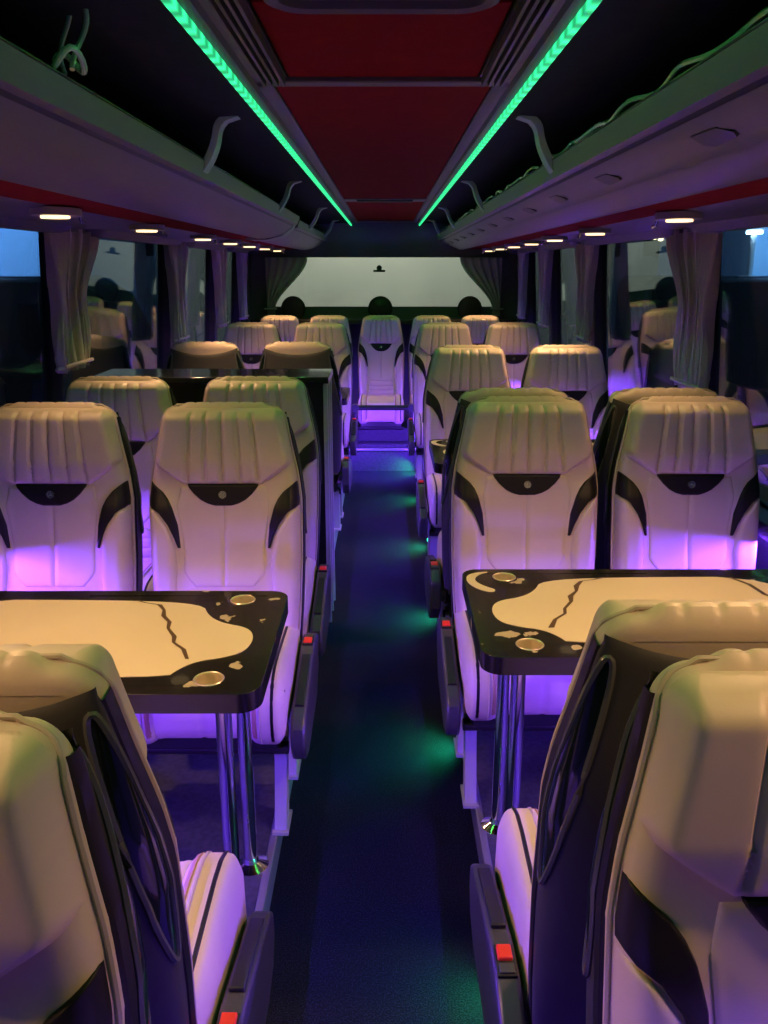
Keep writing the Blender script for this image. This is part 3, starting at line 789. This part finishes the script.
for s in (-1, 1):
    e = empty('curtain', (s*.90, 7.78, 0)); P = []
    for i in range(31):
        q = i/30; z = 1.64-.50*q; w_ = .30*(1-sm(q*1.1))+.07
        P.append([(s*(.14)-s*w_*p/1.0*1.0, .018*math.sin(p*5*2*PI+q*2), z) for p in lin(0,1,60)])
    cl = MB().grid(P).build('cloth', curt_m, e, angle=80); so = cl.modifiers.new('thick', 'SOLIDIFY'); so.thickness = .003
    MB().tube([(s*.11+.05*math.cos(2*PI*k/20), .03*math.sin(2*PI*k/20), 1.20) for k in range(20)], .008, 8, closed=True).build('tie_band', curt_m, e)
    tag(e, 'curtain drawn aside at the %s edge of the rear window' % ('left' if s < 0 else 'right'), 'curtain', 'rear window curtains')

# ------------------------------------------------------------------ green floor lights
for k, y in enumerate((1.50,2.52,3.62,4.66,5.70,6.50)):
    e = empty('floor_light', (.268, y, .045))
    MB().tube([(0,0,0),(-.008,0,0)], [.016,.014], 18).build('housing', blackp, e)
    MB().tube([(-.007,0,0),(-.011,0,0)], [.010,.009], 16).build('lamp_lens', gdot_m, e, label='glowing green lens')
    tag(e, '%s small green floor light on the right edge of the aisle' % ('nearest','second','third','fourth','fifth','farthest')[k], 'floor light', 'green floor lights')
    l = spot('green_floor_light', (.250, y, .085), (0, math.radians(50), 0), (.02,1,.28), 5.5 if k else 2.5, 140, .9, .012)

# ------------------------------------------------------------------ outside
struct(MB().box(-30,30,-12,45,-1.3,-1.2).build('ground', asphalt))
v = empty('parked_bus', (0, 12.2, -1.2)); 
MB().box(-3.2, 3.2, 0, 2.6, .5, 3.9).build('body', white_ext, v, .15, label='pale painted side')
MB().box(-3.21, 3.21, -.01, 2.59, .3, .5).build('skirt', blackp, v)
for x in (-2.1, 2.0): 
    w_ = MB().cyl((x,-.02,.5), .5, .3, 32, 'y').build('wheel', blackp, v); MB().cyl((x,-.04,.5), .28, .05, 24, 'y').build('hub', metal, w_)
tag(v, 'pale parked vehicle seen through the rear window', 'bus')
def building(name, x0, x1, y0, y1, h, m, label, nwin):
    e = empty(name, ((x0+x1)/2, (y0+y1)/2, -1.2)); wx, wy = (x1-x0)/2, (y1-y0)/2
    MB().box(-wx, wx, -wy, wy, 0, h).build('wall', m, e)
    MB().box(-wx-.1, wx+.1, -wy-.1, wy+.1, h, h+.15).build('roof', blackp, e)
    for k in range(nwin):
        x = -wx+(2*wx)*(k+.5)/nwin
        f = MB().box(x-.5, x+.5, -wy-.04, -wy+.02, h-2.2, h-1.0).build('window', bld_grey, e); MB().box(x-.42, x+.42, -wy-.06, -wy-.03, h-2.12, h-1.08).build('pane', eye_m, f)
    return tag(e, label, 'building')
building('warehouse', -11.5, -6.8, 18, 24, 6.0, bld_blue, 'blue-lit building outside the nearest left window', 2)
building('warehouse', 7.4, 12.5, 18, 24, 6.0, bld_blue, 'blue-lit building outside the nearest right window', 2)
building('office_block', -8.2, -4.4, 25, 30, 5.2, bld_grey, 'grey building outside, beyond the left windows', 3)
building('office_block', 4.4, 9.0, 27, 32, 5.2, bld_grey, 'grey building outside, beyond the right windows', 3)
def make_van():  # vans added to darken the window view below the horizon
    e = empty('darkening_van')
    prof = [(-2.6,.35),(-2.6,2.5),(-2.45,2.62),(1.2,2.62),(1.75,2.3),(2.15,1.45),(2.75,1.2),(2.85,.35)]
    mb = MB(); n = len(prof); mb.add([(x,-.95,z) for x,z in prof]+[(x,.95,z) for x,z in prof], [tuple(range(n)), tuple(range(n,2*n))[::-1]]+[(i,(i+1)%n,n+(i+1)%n,n+i) for i in range(n)])
    mb.build('body', car_m, e, .10)
    for x in (-1.7,1.8):
        for y in (-.92,.72): MB().cyl((x,y,.36), .36, .20, 24, 'y').build('wheel', blackp, e)
    g = MB(); g.box(.4,1.7,-.962,-.94,1.5,2.2); g.build('side_window', eye_m, e)
    return e
c1 = make_van(); c1.location = (-6.3, 15.0, -1.2); tag(c1, 'dark van added outside to the left to darken the lower window', 'van')
c2 = copy_tree(c1); c2.location = (6.9, 15.4, -1.2); tag(c2, 'dark van added outside to the right to darken the lower window', 'van')
sp_ = empty('street_lamp', (7.1, 17.2, -1.2)); MB().tube([(0,0,0),(0,0,3.45)], [.07,.05], 12).build('pole', metal, sp_); MB().box(-.16,.16,-.1,.1,3.44,3.52).build('lamp_head', metal, sp_); MB().box(-.12,.12,-.12,.07,3.38,3.44).build('lamp_lens', white_sp, sp_)
tag(sp_, 'bright bluish-white street lamp outside the nearest right window', 'street lamp')
for k in range(9):
    x = 3.05+.11*k+.06*random.random(); y = 11.0+.1*k
    o = MB().lathe([(.0001,-.04),(.03,-.03),(.04,0),(.03,.03),(.0001,.04)], 10).build('string_light', bulb_m); o.location = (x, y, 1.98+.07*math.sin(k*1.3))
    tag(o, 'small warm light bulb of the string outside the right windows', 'light bulb', 'bulbs of the string outside')

# ------------------------------------------------------------------ lights
def area(name, loc, rot, sx, sy, col, power, spread=180):
    l = bpy.data.lights.new(name, 'AREA'); l.shape = 'RECTANGLE'; l.size = sx; l.size_y = sy; l.color = col; l.energy = power; l.spread = math.radians(spread)
    o = bpy.data.objects.new(name, l); C.objects.link(o); o.location = loc; o.rotation_euler = rot; return o
VIO = (.14,.035,1)
for s in (-1, 1):
    # violet strips under the sills, facing across the coach
    area('violet_strip_light', (s*1.222, 3.2, .753), (0, math.radians(s*90), 0), .014, 8.6, VIO, 360)
    # green tape: lights the rack and the tops of the seats
    area('green_strip_light', (CX(s,.288), 3.9, 1.890), (0, math.radians(s*5), 0), .012, 7.4, (.16,1,.14), 4.4)
for s in (-1, 1):
    for y in ly[s]: warm(s*.84, y, 3.0 if y < 3 else 8 if y < 3.4 else 5.5 if y < 4 else 13 if y < 4.8 else 6, tx=s*15, size=112 if y < 4 else 96)
    for y in (.50, 1.40): warm(s*.84, y+(.16 if s > 0 else 0), 6.5 if y < 1 else 13.5, tx=s*18, size=120, rad=.05)
for s in (-1, 1):  # violet strips and lamps added to brighten the rear step
    tag(MB().box(*sorted((s*.286,s*.30)), 6.20, 6.50, .30, .315).build('violet_step_fill_strip', purp_m), 'short violet strip added to brighten the rear step on the %s' % ('left' if s < 0 else 'right'), 'light strip')
    area('violet_step_fill', (s*.275, 6.35, .32), (math.radians(60), 0, math.radians(s*35)), .3, .02, VIO, 9)
area('outside_fill_left', (-9, 13.5, 5), (math.radians(60), 0, 0), 3, 1, (.25,.55,1), 900)  # unseen lights added left and right to brighten the blue buildings
area('outside_fill_right', (9.5, 13.5, 5), (math.radians(60), 0, 0), 3, 1, (.25,.60,1), 900)
area('yard_fill', (0, 9.6, 3.4), (math.radians(62), 0, 0), 4, .5, (1,1,.88), 120)  # unseen light added to brighten the pale vehicle behind the coach

w = bpy.data.worlds.new('night'); SC.world = w; w.use_nodes = True
w.node_tree.nodes['Background'].inputs[0].default_value = (.10,.16,.24,1); w.node_tree.nodes['Background'].inputs[1].default_value = .12

# ------------------------------------------------------------------ camera
cam = bpy.data.cameras.new('camera'); co = bpy.data.objects.new('camera', cam); C.objects.link(co)
cam.sensor_fit = 'VERTICAL'; cam.sensor_height = 36; cam.lens = 850/1024*36; cam.shift_x = -2/1024
cam.clip_start = .02; cam.clip_end = 200
co.location = (.02, 0, 1.55); co.rotation_euler = (math.radians(90)-math.atan(244/850), 0, 0)
SC.camera = co
SC.view_settings.view_transform = 'Standard'; SC.view_settings.look = 'None'; SC.view_settings.gamma = 1; SC.view_settings.exposure = 0
SC.view_settings.use_curve_mapping = False
